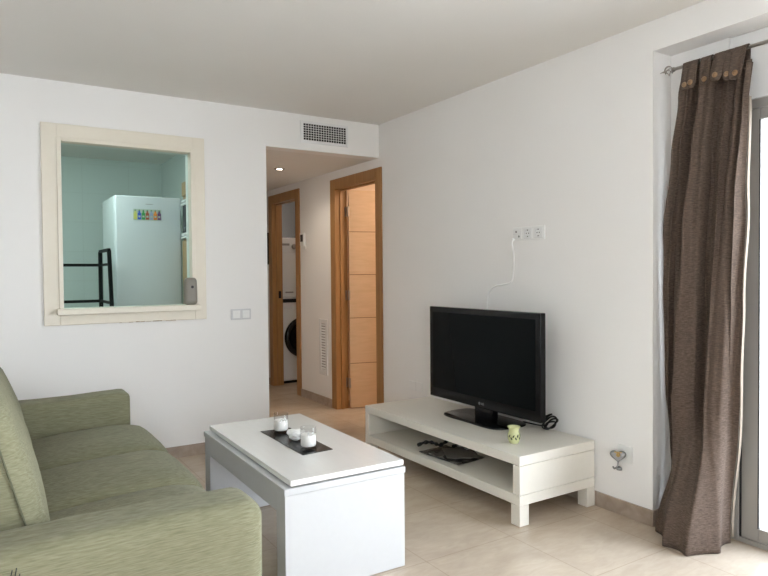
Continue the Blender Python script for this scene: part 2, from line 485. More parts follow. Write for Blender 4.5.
# ------------------------------------------------------------------ sliding glass door
w = struct('window_1', loc=(2.97, .3, 0))
b = BM()
wy0, wy1, wz1 = -1.0, 1.640, 2.012
box(b, 2.935, 3.05, wy1-.035, wy1, 0, wz1, .002); box(b, 2.935, 3.05, wy0, wy0+.035, 0, wz1, .002)
box(b, 2.935, 3.05, wy0+.035, wy1-.035, wz1-.04, wz1, .002); box(b, 2.935, 3.05, wy0+.035, wy1-.035, 0, .022, .002)
obj('outer_frame', b, M['alu'], w)
def sash(xc, ya, yb):
    b = BM(); s = .076
    x_a, x_b = xc-.016, xc+.016; z_a, z_b = .024, wz1-.042
    box(b, x_a, x_b, ya, ya+s, z_a, z_b, .003); box(b, x_a, x_b, yb-s, yb, z_a, z_b, .003)
    box(b, x_a, x_b, ya+s, yb-s, z_b-.05, z_b, .003); box(b, x_a, x_b, ya+s, yb-s, z_a, z_a+.06, .003)
    f = obj('sash', b, M['alu'], w)
    b = BM(); box(b, xc-.004, xc+.004, ya+s, yb-s, z_a+.06, z_b-.05); obj('pane', b, M['pane'], f)
    b = BM()
    box(b, x_a-.001, x_a+.004, ya+s-.003, ya+s+.002, z_a+.06, z_b-.05); box(b, x_a-.001, x_a+.004, yb-s-.002, yb-s+.003, z_a+.06, z_b-.05)
    obj('seal', b, M['rubber'], f)
    return f
f1 = sash(2.957, .30, 1.594); f2 = sash(3.012, wy0+.037, .36)
b = BM(); box(b, 2.915, 2.939, .31, .345, .95, 1.15, .006); obj('door_handle', b, M['alu'], f1)
b = BM(); box(b, 2.945, 3.04, 1.595, wy1-.0345, .023, wz1-.041); obj('seal', b, M['rubber'], w)

# unseen window behind the camera, added to brighten the room
w = struct('added_window_3', loc=((rx0+rx1)/2, RY-.07, rz0))
b = BM()
for xa in (rx0, (rx0+rx1)/2-.03, rx1-.06): box(b, xa, xa+.06, RY-.10, RY-.04, rz0, rz1, .003)
for za in (rz0, rz1-.06):
    box(b, rx0+.06, (rx0+rx1)/2-.03, RY-.10, RY-.04, za, za+.06, .003); box(b, (rx0+rx1)/2+.03, rx1-.06, RY-.10, RY-.04, za, za+.06, .003)
fr_ = obj('window_frame', b, M['alu'], w)
for xa, xb in ((rx0+.06, (rx0+rx1)/2-.03), ((rx0+rx1)/2+.03, rx1-.06)):
    b = BM(); box(b, xa, xb, RY-.074, RY-.068, rz0+.06, rz1-.06); obj('pane', b, M['pane'], fr_)

# terrace outside
b = BM(); box(b, 3.20, 4.75, -3.4, 3.4, -.10, -.015); tag(obj('terrace_floor', b, M['deck']), 'pale tiled terrace outside the sliding glass door', 'terrace')['kind'] = 'structure'
b = BM(); box(b, 4.75, 30, -20, 20, -3.2, -3.0); o = obj('ground', b, plaster('pale_ground', (.66, .64, .60), (.6, .58, .54))); o['kind'] = 'structure'
r = thing('balcony_railing', 'white metal balcony railing beyond the sliding glass door', 'railing', (4.65, 0, -.015))
b = BM()
for z in (1.0, .12): box(b, 4.63, 4.67, -3.35, 3.35, z, z+.04, .004)
obj('rail', b, M['white_gloss'], r)
b = BM(); z = .22
while z < .98: tube(b, [(4.65, -3.35, z), (4.65, 3.35, z)], .008, 8); z += .11
obj('railing_bars', b, M['white_gloss'], r)
for y in (-3.3, -2.2, -1.1, 0, 1.1, 2.2, 3.3):
    b = BM(); box(b, 4.632, 4.668, y-.018, y+.018, -.015, 1.0, .003); obj('post', b, M['white_gloss'], r)

# ------------------------------------------------------------------ curtain and rod
r = thing('curtain_rod', 'thin steel curtain rod with cage finial above the glass door', 'curtain rod', (2.80, .4, 2.205))
b = BM(); tube(b, [(2.80, 1.838, 2.205), (2.80, -1.2, 2.205)], .008, 14); obj('rod', b, M['steel'], r, 'auto')
b = BM()
lathe(b, [(.003, 0), (.011, .004), (.011, .012), (.006, .016)], (2.80, 1.838, 2.205), 16, axis='y')
for k in range(5):
    a = 2*PI*k/5; pts = []
    for i in range(15):
        t_ = i/14; rr = .004+.019*math.sin(PI*t_); aa = a+t_*2.2
        pts.append((2.80+rr*math.cos(aa), 1.850+.040*t_, 2.205+rr*math.sin(aa)))
    tube(b, pts, .0022, 6)
lathe(b, [(.001, 0), (.006, .003), (.004, .010), (.002, .022), (.0005, .030)], (2.80, 1.888, 2.205), 14, axis='y')
obj('finial', b, M['steel'], r, 'auto')
b = BM(); tube(b, [(2.907, 1.80, 2.205), (2.80, 1.80, 2.205)], .006, 10)
lathe(b, [(.022, 0), (.022, -.006), (.008, -.010)], (2.907, 1.80, 2.205), 18, axis='x', close=True); obj('bracket', b, M['steel'], r, 'auto')

def interp(tab, z):
    if z <= tab[0][0]: return tab[0][1]
    for (a, va), (c, vc) in zip(tab, tab[1:]):
        if z <= c:
            t_ = (z-a)/(c-a); t_ = t_*t_*(3-2*t_); return va+(vc-va)*t_
    return tab[-1][1]
YL = [(0, 1.868), (.2, 1.872), (.45, 1.893), (.66, 1.908), (1.1, 1.908), (1.4, 1.898), (1.8, 1.855), (2.06, 1.812), (2.20, 1.786)]
YR = [(0, 1.575), (.5, 1.556), (1.1, 1.532), (1.55, 1.512), (1.98, 1.486), (2.2, 1.470)]
HEM = [(2.80, 1.895), (2.765, 1.895), (2.685, 1.835), (2.612, 1.765), (2.595, 1.70), (2.61, 1.635), (2.70, 1.585), (2.80, 1.60), (2.86, 1.61)]
hemc = spline([(x, y, 0) for x, y in HEM], 12)
def curtain_pt(u, z):
    yl, yr = interp(YL, z), interp(YR, z)
    y = yl+(yr-yl)*u
    hz = z/2.2
    A = .022
    ph = .55*math.sin(2.1*z+.5)+.3
    aa = 2*PI*5.0*u+ph+.9+.7*math.sin(2*PI*u*1.3+z)
    f = A*(math.sin(aa)+.33*math.sin(2*aa+.9)+.12*math.sin(3*aa)) * (.55+.45*math.sin(7*u+1.2*z))
    f += .008*math.sin(2*PI*11*u+1.3*z+2)*hz
    g_ = lambda c, w: math.exp(-((u-c)/w)**2)
    f += .045*g_(.22+.03*math.sin(2*z), .035)*(1.1-.5*hz)+.040*g_(.60-.04*z, .04)+.050*g_(.88, .045)-.010*g_(.40, .06)
    f += (.010+.032*(1-hz))*math.sin(2*PI*2.1*u-.9*z+1.3)
    y += .010*math.cos(2*PI*5.0*u+ph+.9)
    x = 2.800+f - .035*(1-hz)*math.sin(PI*u)
    env = min(1, u/.04)*min(1, (1-u)/.04)
    # spreading on the floor
    zs = .30+.38*min(1, u*1.6)
    s = max(0, min(1, (zs-z)/zs)); s = s*s*(3-2*s)
    q = hemc[int(round(u*(len(hemc)-1)))]
    i = u*(len(hemc)-1); i0 = int(i); i1 = min(i0+1, len(hemc)-1); q = hemc[i0].lerp(hemc[i1], i-i0)
    hx = q.x + .016*math.sin(2*PI*4.2*u+.8); hy = q.y + .010*math.cos(2*PI*4.2*u+.8)
    x = x*(1-s)+hx*s; y = y*(1-s)+hy*s
    x += .005*noise.noise(Vector((u*8, z*3, 0))) * 2
    x = min(x, 2.893)
    y = min(y, 1.915)
    return Vector((x, y, z))
ct = thing('curtain', 'brown linen curtain with buttoned tabs bunched at the left of the glass door', 'curtain', (2.80, 1.70, 0))
def sheet(bm, fn, nu, nz, z0, z1, u0=0., u1=1., thick=.0022, mi=0):
    grid = [[fn(u0+(u1-u0)*i/nu, z0+(z1-z0)*j/nz) for i in range(nu+1)] for j in range(nz+1)]
    def nor(i, j):
        a = grid[j][min(i+1, nu)]-grid[j][max(i-1, 0)]; c = grid[min(j+1, nz)][i]-grid[max(j-1, 0)][i]
        n = a.cross(c); 
        return n.normalized() if n.length > 1e-9 else Vector((1, 0, 0))
    F = [[bm.verts.new(grid[j][i]+nor(i, j)*thick/2) for i in range(nu+1)] for j in range(nz+1)]
    B = [[bm.verts.new(grid[j][i]-nor(i, j)*thick/2) for i in range(nu+1)] for j in range(nz+1)]
    fs = []
    for j in range(nz):
        for i in range(nu):
            fs.append(bm.faces.new((F[j][i], F[j][i+1], F[j+1][i+1], F[j+1][i])))
            fs.append(bm.faces.new((B[j][i], B[j+1][i], B[j+1][i+1], B[j][i+1])))
    for j in range(nz):
        fs.append(bm.faces.new((F[j][0], F[j+1][0], B[j+1][0], B[j][0]))); fs.append(bm.faces.new((F[j][nu], B[j][nu], B[j+1][nu], F[j+1][nu])))
    for i in range(nu):
        fs.append(bm.faces.new((F[0][i], B[0][i], B[0][i+1], F[0][i+1]))); fs.append(bm.faces.new((F[nz][i], F[nz][i+1], B[nz][i+1], B[nz][i])))
    for f in fs: f.material_index = mi
b = BM(); sheet(b, curtain_pt, 230, 100, .003, 2.150); obj('curtain_panel', b, M['linen'], ct, True)
# cream hem of the lining turned along the right-hand edge
b = BM(); sheet(b, lambda u, z: curtain_pt(1, z)+Vector((.004+.022*u, -.001+.002*u-.004*math.sin(z*5), 0)), 6, 60, .03, 2.0)
lab(obj('lining', b, M['lining'], ct, True), 'cream lining edge')
def tab(y0, y1, zb, bx, tilt, btn=True):
    b = BM(); xm = 2.80
    yc = (y0+y1)/2; hw = (y1-y0)/2
    prof = []   # path over the rod: back bottom -> over -> front bottom
    for k in range(5): prof.append((xm+.013, 2.12+k*.018))
    for k in range(9):
        a = PI*k/8; prof.append((xm+.013*math.cos(a), 2.205+.013*math.sin(a)))
    nfr = 14
    for k in range(1, nfr+1):
        t_ = k/nfr; prof.append((xm-.013-(bx)*math.sin(PI*.5*t_), 2.205+(zb-2.205)*t_))
    n = len(prof)-1
    def fn(u, v):
        j = v*n; j0 = min(int(j), n-1); x = prof[j0][0]+(prof[j0+1][0]-prof[j0][0])*(j-j0); z = prof[j0][1]+(prof[j0+1][1]-prof[j0][1])*(j-j0)
        half = hw
        e = max(0, (zb+.030-z))/.030 if v > .5 else 0
        if e > 0: half = hw*math.sqrt(max(.02, 1-(min(1, e)**2)*.80))
        y = yc+(2*u-1)*half + tilt*(2.205-z)
        return Vector((x+.004*math.sin(u*PI*2+yc*40)*(1 if v > .5 else .3), y, z))
    sheet(b, fn, 12, n*2, 0, 1, thick=.003)
    o = obj('tab', b, M['linen'], ct, True)
    if btn:
        b = BM(); cx = xm-.013-bx-.005; cy = yc+tilt*(2.205-zb-.026); cz = zb+.026
        lathe(b, [(.0005, -.0035), (.0085, -.0035), (.0115, -.0015), (.0125, .001), (.011, .003)], (cx, cy, cz), 22, axis='x', close=True)
        for dy, dz in ((.003, .003), (-.003, .003), (.003, -.003), (-.003, -.003)):
            lathe(b, [(.0012, -.0042), (.0012, -.0030)], (cx, cy+dy, cz+dz), 8, axis='x', close=True, mi=1)
        obj('button', b, [M['button'], M['button_hole']], o, 'auto')
TABS = [(1.742, 1.790, 2.079, .030, -.05), (1.712, 1.756, 2.082, .034, -.04), (1.650, 1.700, 2.083, .022, -.05),
        (1.585, 1.640, 2.083, .040, -.02), (1.545, 1.587, 2.078, .024, .02), (1.492, 1.552, 2.070, .034, .03)]
for t_ in TABS: tab(*t_)

# ------------------------------------------------------------------ TV bench
sx0, sx1, sy0, sy1 = 2.205, 2.752, 2.268, 3.748
st = thing('tv_bench', 'low off-white television bench with open shelf and square legs', 'tv bench', ((sx0+sx1)/2, (sy0+sy1)/2, 0))
b = BM(); box(b, sx0, sx1, sy0, sy1, .302, .350, .0025); obj('bench_top', b, M['tv_stand'], st)
b = BM(); box(b, sx0, sx1, sy0, sy1, .105, .155, .0025); obj('lower_shelf', b, M['tv_stand'], st)
for ya, yb in ((sy0, sy0+.05), (sy1-.05, sy1)):
    b = BM(); box(b, sx0+.001, sx1-.001, ya+.001, yb-.001, .157, .300, .0015); obj('side_panel', b, M['tv_stand'], st)
b = BM(); box(b, sx1-.03, sx1-.004, sy0+.051, sy1-.051, .156, .301); obj('back_panel', b, M['tv_stand'], st)
for xa in (sx0, sx1-.062):
    for ya in (sy0, sy1-.062):
        b = BM(); box(b, xa, xa+.062, ya, ya+.062, 0.003, .1045, .002); obj('leg', b, M['tv_stand'], st)
for y in (sy1-.058,):
    b = BM(); lathe(b, [(.006, 0), (.006, -.008)], (sx0+.06, y, .29), 12, axis='y', close=True); obj('shelf_pin', b, M['tv_back'], st)

# ------------------------------------------------------------------ television
tx = 2.560; ty0, ty1, tz0, tz1 = 2.474, 3.482, .424, 1.026
tv = thing('television', 'large black flat-screen television standing on the white bench', 'television', (2.60, 2.96, .35))
b = BM()
box(b, tx, tx+.045, ty0, ty1, tz0, tz1, .006, seg=3)
obj('case', b, M['tv_case'], tv)
b = BM(); box(b, tx-.0015, tx+.002, ty0+.036, ty1-.036, tz0+.062, tz1-.036); obj('screen', b, M['tv_screen'], tv)
b = BM(); box(b, tx+.045, tx+.078, ty0+.07, ty1-.07, tz0+.03, tz1-.06, .012)
for k in range(26):
    z = tz0+.05+k*.011; box(b, tx+.078, tx+.081, ty0+.12, ty0+.42, z, z+.005)
obj('back_cover', b, M['tv_back'], tv)
b = BM()
# side ribs seen at the right-hand edge
for k in range(18):
    z = tz0+.05+k*.012; box(b, tx+.047, tx+.07, ty0+.062, ty0+.074, z, z+.006)
obj('vent_ribs', b, M['tv_back'], tv)
b = BM(); box(b, 2.572, 2.628, 2.88, 3.04, .362, .46, .01); obj('neck', b, M['tv_case'], tv)
b = BM()
pts = [(2.462, 3.205), (2.450, 2.97), (2.462, 2.735), (2.60, 2.690), (2.705, 2.735), (2.712, 2.97), (2.705, 3.205), (2.60, 3.25)]
ring = spline([(x, y, 0) for x, y in pts], 6, True)
rg = []
for (zz, s) in ((.3505, .985), (.354, 1.0), (.360, .995), (.3645, .95)):
    rg.append([b.verts.new((2.585+(p.x-2.585)*s, 2.97+(p.y-2.97)*s, zz)) for p in ring])
for A, B_ in zip(rg, rg[1:]):
    for k in range(len(A)): b.faces.new((A[k], A[(k+1) % len(A)], B_[(k+1) % len(A)], B_[k]))
b.faces.new(rg[0][::-1]); b.faces.new(rg[-1])
bmesh.ops.recalc_face_normals(b, faces=b.faces)
obj('base', b, M['tv_case'], tv, 'auto')

def text_mesh(s, size, loc, rotm, m, parent, name, extr=.0004, align='CENTER'):
    cu = bpy.data.curves.new(name, 'FONT'); cu.body = s; cu.size = size; cu.extrude = extr; cu.align_x = align; cu.align_y = 'CENTER'
    o = bpy.data.objects.new(name+'_tmp', cu); C.objects.link(o)
    dg = bpy.context.evaluated_depsgraph_get(); me = bpy.data.meshes.new_from_object(o.evaluated_get(dg))
    bpy.data.objects.remove(o)
    me.materials.clear()
    bm = BM(); bm.from_mesh(me); bpy.data.meshes.remove(me)
    bmesh.ops.transform(bm, matrix=Matrix.Translation(loc) @ rotm, verts=bm.verts)
    return obj(name, bm, m, parent)
# text facing -x, reading towards -y
RX = Matrix(((0, 0, -1, 0), (-1, 0, 0, 0), (0, 1, 0, 0), (0, 0, 0, 1)))
text_mesh('LG', .020, Vector((tx-.0012, 2.945, tz0+.028)), RX, M['logo'], tv, 'logo')
b = BM(); lathe(b, [(.0092, -.0012), (.0092, .0002)], (tx, 2.975, tz0+.028), 20, axis='x', close=True)
obj('logo_disc', b, M['logo_red'], tv)

# ---- cables
b = BM()
base = []
for k in range(70):
    a = k/70*2*PI*3.3
    rr = .045+.008*math.sin(a*1.7)
    base.append((2.700+.3*rr*math.cos(a)+.008*math.sin(a*.6), 2.525+rr*math.sin(a)*.95-.0003*k, .356+.046*(1+math.cos(a+.5))*(1-k/110)+.0002*k))
base = [(2.655, 2.66, .46), (2.672, 2.62, .40)] + base + [(2.71, 2.60, .365), (2.725, 2.66, .358), (2.72, 2.75, .356)]
tube(b, [p+Vector((0, .018, .002)) for p in spline(base, 3)], .0048, 8)
tag(obj('power_cable', b, M['tv_back'], None, True), 'coiled black power cable behind the right end of the television', 'cable')
cb = [(2.747, 2.872, 1.450), (2.742, 2.878, 1.42), (2.757, 2.879, 1.33), (2.759, 2.893, 1.215), (2.758, 2.915, 1.186), (2.757, 2.975, 1.174), (2.757, 3.055, 1.160),
      (2.756, 3.105, 1.125), (2.752, 3.116, 1.07), (2.74, 3.105, 1.0), (2.71, 3.08, .93), (2.665, 3.06, .88), (2.648, 3.06, .86)]
ac = thing('antenna_cable', 'thin white cable running down the wall to behind the television', 'cable', (2.757, 3.0, 1.0))
b = BM(); tube(b, spline(cb, 8), .0045, 8); obj('wire', b, M['cable_white'], ac, True)
b = BM(); lathe(b, [(.006, 0), (.006, -.018), (.0045, -.020)], (2.756, 2.872, 1.450), 12, axis='x', close=True); obj('plug', b, M['white_plastic'], ac, 'auto')

# ---- wall sockets
def plate_y(t, y0, y1, z0, z1, d=.009, m='white_plastic', name='plate'):
    b = BM(); box(b, W-d, W, y0, y1, z0, z1, .003); return obj(name, b, M[m], t)
t = thing('wall_socket', 'white triple wall socket plate above the television', 'socket', (W, 2.757, 1.439))
plate_y(t, 2.627, 2.887, 1.439, 1.521, .010)
for i, yc in enumerate((2.843, 2.757, 2.671)):
    b = BM(); box(b, W-.014, W-.009, yc-.034, yc+.034, 1.449, 1.511, .002)
    mdl = obj('socket_module', b, M['white_gloss'], t)
    if i == 0:
        for z in (1.494, 1.465):
            b = BM(); lathe(b, [(.007, 0), (.007, -.003), (.004, -.004)], (W-.013, yc-(.015 if z < 1.47 else -.008), z), 14, axis='x', close=True); obj('connector', b, M['chrome'], mdl)
        b = BM(); box(b, W-.0150, W-.013, yc-.034, yc+.034, 1.479, 1.481); obj('seam', b, M['grey_plastic'], mdl)
    else:
        b = BM(); lathe(b, [(.024, .001), (.024, -.0012), (.0215, -.0012), (.0215, .001)], (W-.0140, yc, 1.480), 28, axis='x'); obj('rim', b, M['grey_plastic'], mdl)
        b = BM()
        for dz, dy in ((0, .009), (0, -.009)): lathe(b, [(.0034, 0), (.0034, -.0006)], (W-.0142, yc+dy, 1.480+dz), 12, axis='x', close=True)
        box(b, W-.0152, W-.0142, yc-.004, yc+.004, 1.459, 1.464); box(b, W-.0152, W-.0142, yc-.004, yc+.004, 1.496, 1.501)
        obj('contacts', b, M['socket_dark'], mdl)
t = thing('blank_plate', 'blank white wall plate low behind the left end of the bench', 'wall plate', (W, 3.935, .36))
plate_y(t, 3.845, 4.02, .362, .432, .006); 
b = BM(); box(b, W-.0065, W-.0055, 3.931, 3.934, .364, .430); obj('seam', b, M['grey_plastic'], t)

# chrome heart-shaped fitting on white plate
t = thing('wall_plate', 'square white wall plate behind the chrome heart-shaped fitting', 'wall plate', (W, 2.085, .275))
plate_y(t, 2.043, 2.130, .275, .362, .007)
def turn(b, th=math.radians(40)):
    bmesh.ops.rotate(b, cent=(2.728, 2.118, 0), matrix=Matrix.Rotation(th, 3, 'Z'), verts=b.verts)
    bmesh.ops.translate(b, vec=(-.004, -.018, -.004), verts=b.verts); return b
t = thing('wall_fitting', 'small chrome heart-shaped fitting low on the wall beside the bench', 'wall fitting', (2.73, 2.11, .24))
b = BM()
hc = Vector((2.728, 2.118, .318))
hp = []
for k in range(36):
    a = 2*PI*k/36
    hx = 16*math.sin(a)**3; hy = 13*math.cos(a)-5*math.cos(2*a)-2*math.cos(3*a)-math.cos(4*a)
    hp.append((hx*.0025, hy*.0022))
levels = [(-.016, .35), (-.018, .75), (-.013, .96), (-.004, 1.0), (.004, .93)]
rg = [[b.verts.new((hc.x+lx, hc.y+p[0]*s, hc.z+p[1]*s)) for p in hp] for lx, s in levels]
for A, B_ in zip(rg, rg[1:]):
    for k in range(36): b.faces.new((A[k], A[(k+1) % 36], B_[(k+1) % 36], B_[k]))
b.faces.new(rg[0][::-1]); b.faces.new(rg[-1])
bmesh.ops.recalc_face_normals(b, faces=b.faces)
obj('heart_cap', turn(b), M['chrome'], t, True)
b = BM(); tube(b, [(W-.006, 2.098, .315), (2.73, 2.099, .314)], .012, 16); obj('stem', b, M['chrome'], t, 'auto')
b = BM(); lathe(b, [(.011, 0), (.011, -.008), (.006, -.012)], (2.709, 2.118, .327), 12, axis='x', close=True)
box(b, 2.702, 2.71, 2.100, 2.136, .336, .343, .002); obj('brass_insert', turn(b), M['brass'], t, 'auto')
b = BM(); tube(b, spline([(2.728, 2.118, .300), (2.722, 2.118, .280), (2.722, 2.122, .262), (2.720, 2.135, .252), (2.720, 2.143, .262)], 6), .0045, 10)
lathe(b, [(.014, 0), (.015, .006), (.012, .014), (.005, .018)], (2.722, 2.112, .246), 18, close=True)
obj('lower_knob', turn(b), M['chrome'], t, 'auto')

# switches by the hatch
t = thing('light_switch', 'white double light switch plate on the wall right of the serving hatch', 'switch', (1.58, D, .926))
b = BM(); box(b, 1.506, 1.656, D-.008, D, .926, 1.003, .003); obj('plate', b, M['grey_plastic'], t)
for xc in (1.546, 1.616):
    b = BM(); box(b, xc-.027, xc+.027, D-.013, D-.008, .937, .992, .002); q = obj('rocker', b, M['white_plastic'], t)
    b = BM()
    for dx in (-.007, .007): box(b, xc+dx-.003, xc+dx+.003, D-.0138, D-.013, .966, .978)
    obj('marking', b, M['white_gloss'], q)

# air-conditioning grille on the bulkhead
t = thing('air_grille', 'white framed air-conditioning grille on the bulkhead above the passage', 'air vent', (2.27, D, 2.246))
b = BM(); gx0, gx1, gz0, gz1 = 2.090, 2.457, 2.268, 2.392
box(b, 2.064, gx0, D-.010, D, 2.246, 2.411, .002); box(b, gx1, 2.476, D-.010, D, 2.246, 2.411, .002)
box(b, gx0, gx1, D-.010, D, gz1, 2.411, .002); box(b, gx0, gx1, D-.010, D, 2.246, gz0, .002)
obj('frame', b, M['white_gloss'], t)
b = BM(); box(b, gx0, gx1, D-.0012, D-.0002, gz0, gz1); obj('duct_backing', b, M['grille_dark'], t)
b = BM()
for k in range(1, 7):
    z = gz0+(gz1-gz0)*k/7; box(b, gx0, gx1, D-.009, D-.006, z-.0016, z+.0016)
obj('horizontal_blades', b, M['white_plastic'], t)
b = BM()
for k in range(1, 17):
    x = gx0+(gx1-gx0)*k/17; box(b, x-.0011, x+.0011, D-.006, D-.002, gz0, gz1)
obj('vertical_blades', b, M['white_plastic'], t)

# hall fittings
t = thing('return_vent', 'tall narrow white louvred vent low on the hall wall', 'air vent', (W, 5.465, .285))
b = BM(); vy0, vy1, vz0, vz1 = 5.382, 5.548, .285, .815
box(b, W-.010, W, vy0, vy0+.035, vz0, vz1, .002); box(b, W-.010, W, vy1-.035, vy1, vz0, vz1, .002)
box(b, W-.010, W, vy0+.035, vy1-.035, vz1-.04, vz1, .002); box(b, W-.010, W, vy0+.035, vy1-.035, vz0, vz0+.05, .002)
obj('frame', b, M['white_gloss'], t)
b = BM(); box(b, W-.0012, W-.0002, vy0+.035, vy1-.035, vz0+.05, vz1-.04); obj('duct_backing', b, M['dial'], t)
b = BM(); n = 17
for k in range(n):
    z = vz0+.05+(vz1-vz0-.09)*(k+.5)/n
    vs = [b.verts.new(p) for p in ((W-.009, vy0+.035, z-.008), (W-.009, vy1-.035, z-.008), (W-.002, vy1-.035, z+.006), (W-.002, vy0+.035, z+.006),
                                   (W-.009, vy0+.035, z-.006), (W-.009, vy1-.035, z-.006), (W-.002, vy1-.035, z+.008), (W-.002, vy0+.035, z+.008))]
    for f in ((0, 1, 2, 3), (4, 7, 6, 5), (0, 4, 5, 1), (3, 2, 6, 7), (0, 3, 7, 4), (1, 5, 6, 2)): b.faces.new([vs[i] for i in f])
obj('louvres', b, M['white_gloss'], t)
t = thing('thermostat', 'small white thermostat with dark display on the hall wall', 'thermostat', (W, 5.89, 1.50))
b = BM(); box(b, W-.022, W, 5.845, 5.935, 1.535, 1.662, .005); box(b, W-.016, W, 5.825, 5.935, 1.50, 1.533, .004); obj('housing', b, M['white_plastic'], t)
b = BM(); box(b, W-.0235, W-.021, 5.862, 5.920, 1.575, 1.645); obj('display', b, M['socket_dark'], t)
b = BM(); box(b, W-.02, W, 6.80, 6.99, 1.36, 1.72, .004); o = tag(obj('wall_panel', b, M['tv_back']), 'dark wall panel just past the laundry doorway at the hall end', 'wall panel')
t = thing('downlight', 'round recessed downlight in the hall ceiling', 'lamp', (2.275, 5.333, 2.185))
b = BM(); lathe(b, [(.046, 2.185), (.050, 2.188), (.050, 2.1898), (.024, 2.1898), (.024, 2.185)], (2.275, 5.333, 0), 32); obj('rim', b, M['steel'], t, 'auto')
b = BM(); lathe(b, [(.0005, 2.1875), (.0235, 2.1875), (.0235, 2.1890)], (2.275, 5.333, 0), 28, close=True); obj('lens', b, emit('downlight_lens', (1, .90, .75), 40), t)

# ------------------------------------------------------------------ coffee table
ct_x0, ct_x1, ct_y0, ct_y1 = .962, 1.512, 2.238, 3.325
t = thing('coffee_table', 'white rectangular lift-top coffee table with panel ends', 'coffee table', (1.237, 2.78, 0))
t.rotation_euler.z = math.radians(-.8); t.location.x += .006
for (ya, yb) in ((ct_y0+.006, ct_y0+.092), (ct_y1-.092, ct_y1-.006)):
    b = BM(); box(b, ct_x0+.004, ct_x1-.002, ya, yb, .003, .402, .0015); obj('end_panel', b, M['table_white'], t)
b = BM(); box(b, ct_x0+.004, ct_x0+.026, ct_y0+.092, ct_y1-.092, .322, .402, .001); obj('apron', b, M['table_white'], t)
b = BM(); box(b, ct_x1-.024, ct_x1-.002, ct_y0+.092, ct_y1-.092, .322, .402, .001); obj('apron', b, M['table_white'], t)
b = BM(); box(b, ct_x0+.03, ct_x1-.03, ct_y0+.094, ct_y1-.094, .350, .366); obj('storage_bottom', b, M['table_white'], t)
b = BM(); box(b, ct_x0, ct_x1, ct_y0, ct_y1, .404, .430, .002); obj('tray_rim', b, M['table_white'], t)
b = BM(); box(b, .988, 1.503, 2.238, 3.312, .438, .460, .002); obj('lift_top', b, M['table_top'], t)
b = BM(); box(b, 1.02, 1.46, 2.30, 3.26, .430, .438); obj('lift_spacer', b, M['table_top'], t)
TT = .4602
b = BM()
vs = [(1.174, 3.032), (1.328, 3.018), (1.324, 2.540), (1.171, 2.530)]
lo = [b.verts.new((x, y, TT)) for x, y in vs]; hi = [b.verts.new((x, y, TT+.003)) for x, y in vs]
b.faces.new(lo); b.faces.new(hi[::-1])
for k in range(4): b.faces.new((lo[k], hi[k], hi[(k+1) % 4], lo[(k+1) % 4]))
bmesh.ops.recalc_face_normals(b, faces=b.faces)
tag(obj('table_mat', b, M['runner']), 'narrow shiny black mat down the middle of the coffee table', 'mat')
def candle(x, y, label, wh):
    z = TT+.0034
    t = thing('candle_glass', label, 'candle', (x, y, z), 'white candles in glasses on the black mat')
    b = BM(); R = .037
    lathe(b, [(.0008, 0), (R-.003, 0), (R-.0005, .003), (R, .012), (R, .096), (R-.0012, .0975), (R-.0025, .096), (R-.0025, .014), (R-.006, .0115), (.0008, .011)], (x, y, z), 40)
    obj('glass', b, M['tumbler'], t, True)
    b = BM(); r = R-.0032
    lathe(b, [(.0008, .0120), (r-.004, .0122), (r, .016), (r, wh), (r-.003, wh+.002), (r-.009, wh-.001), (.0008, wh-.002)], (x, y, z), 36, close=True)
    c = obj('wax', b, M['wax'], t, True)
    b = BM(); tube(b, [(x, y, z+wh-.004), (x+.001, y, z+wh+.007)], .0011, 6); obj('wick', b, M['tv_back'], c)
candle(1.252, 2.955, 'white candle in clear glass at the far end of the black mat', .060)
candle(1.238, 2.612, 'white candle in clear glass at the near end of the black mat', .062)
b = BM()
bmesh.ops.create_icosphere(b, subdivisions=4, radius=1)
for v in b.verts:
    n_ = 1+.45*noise.noise(v.co*1.7+Vector((3, 1, 2)))+.16*noise.noise(v.co*4)
    v.co = Vector((v.co.x*.028*n_, v.co.y*.048*n_, v.co.z*.024*n_))
bmesh.ops.rotate(b, matrix=Matrix.Rotation(.45, 3, 'Z'), verts=b.verts)
mz = min(v.co.z for v in b.verts)
bmesh.ops.translate(b, vec=(1.252, 2.775, TT+.0034-mz), verts=b.verts)
tag(obj('decorative_stone', b, M['stone'], None, True), 'lumpy white stone lying between the two candle glasses', 'stone')

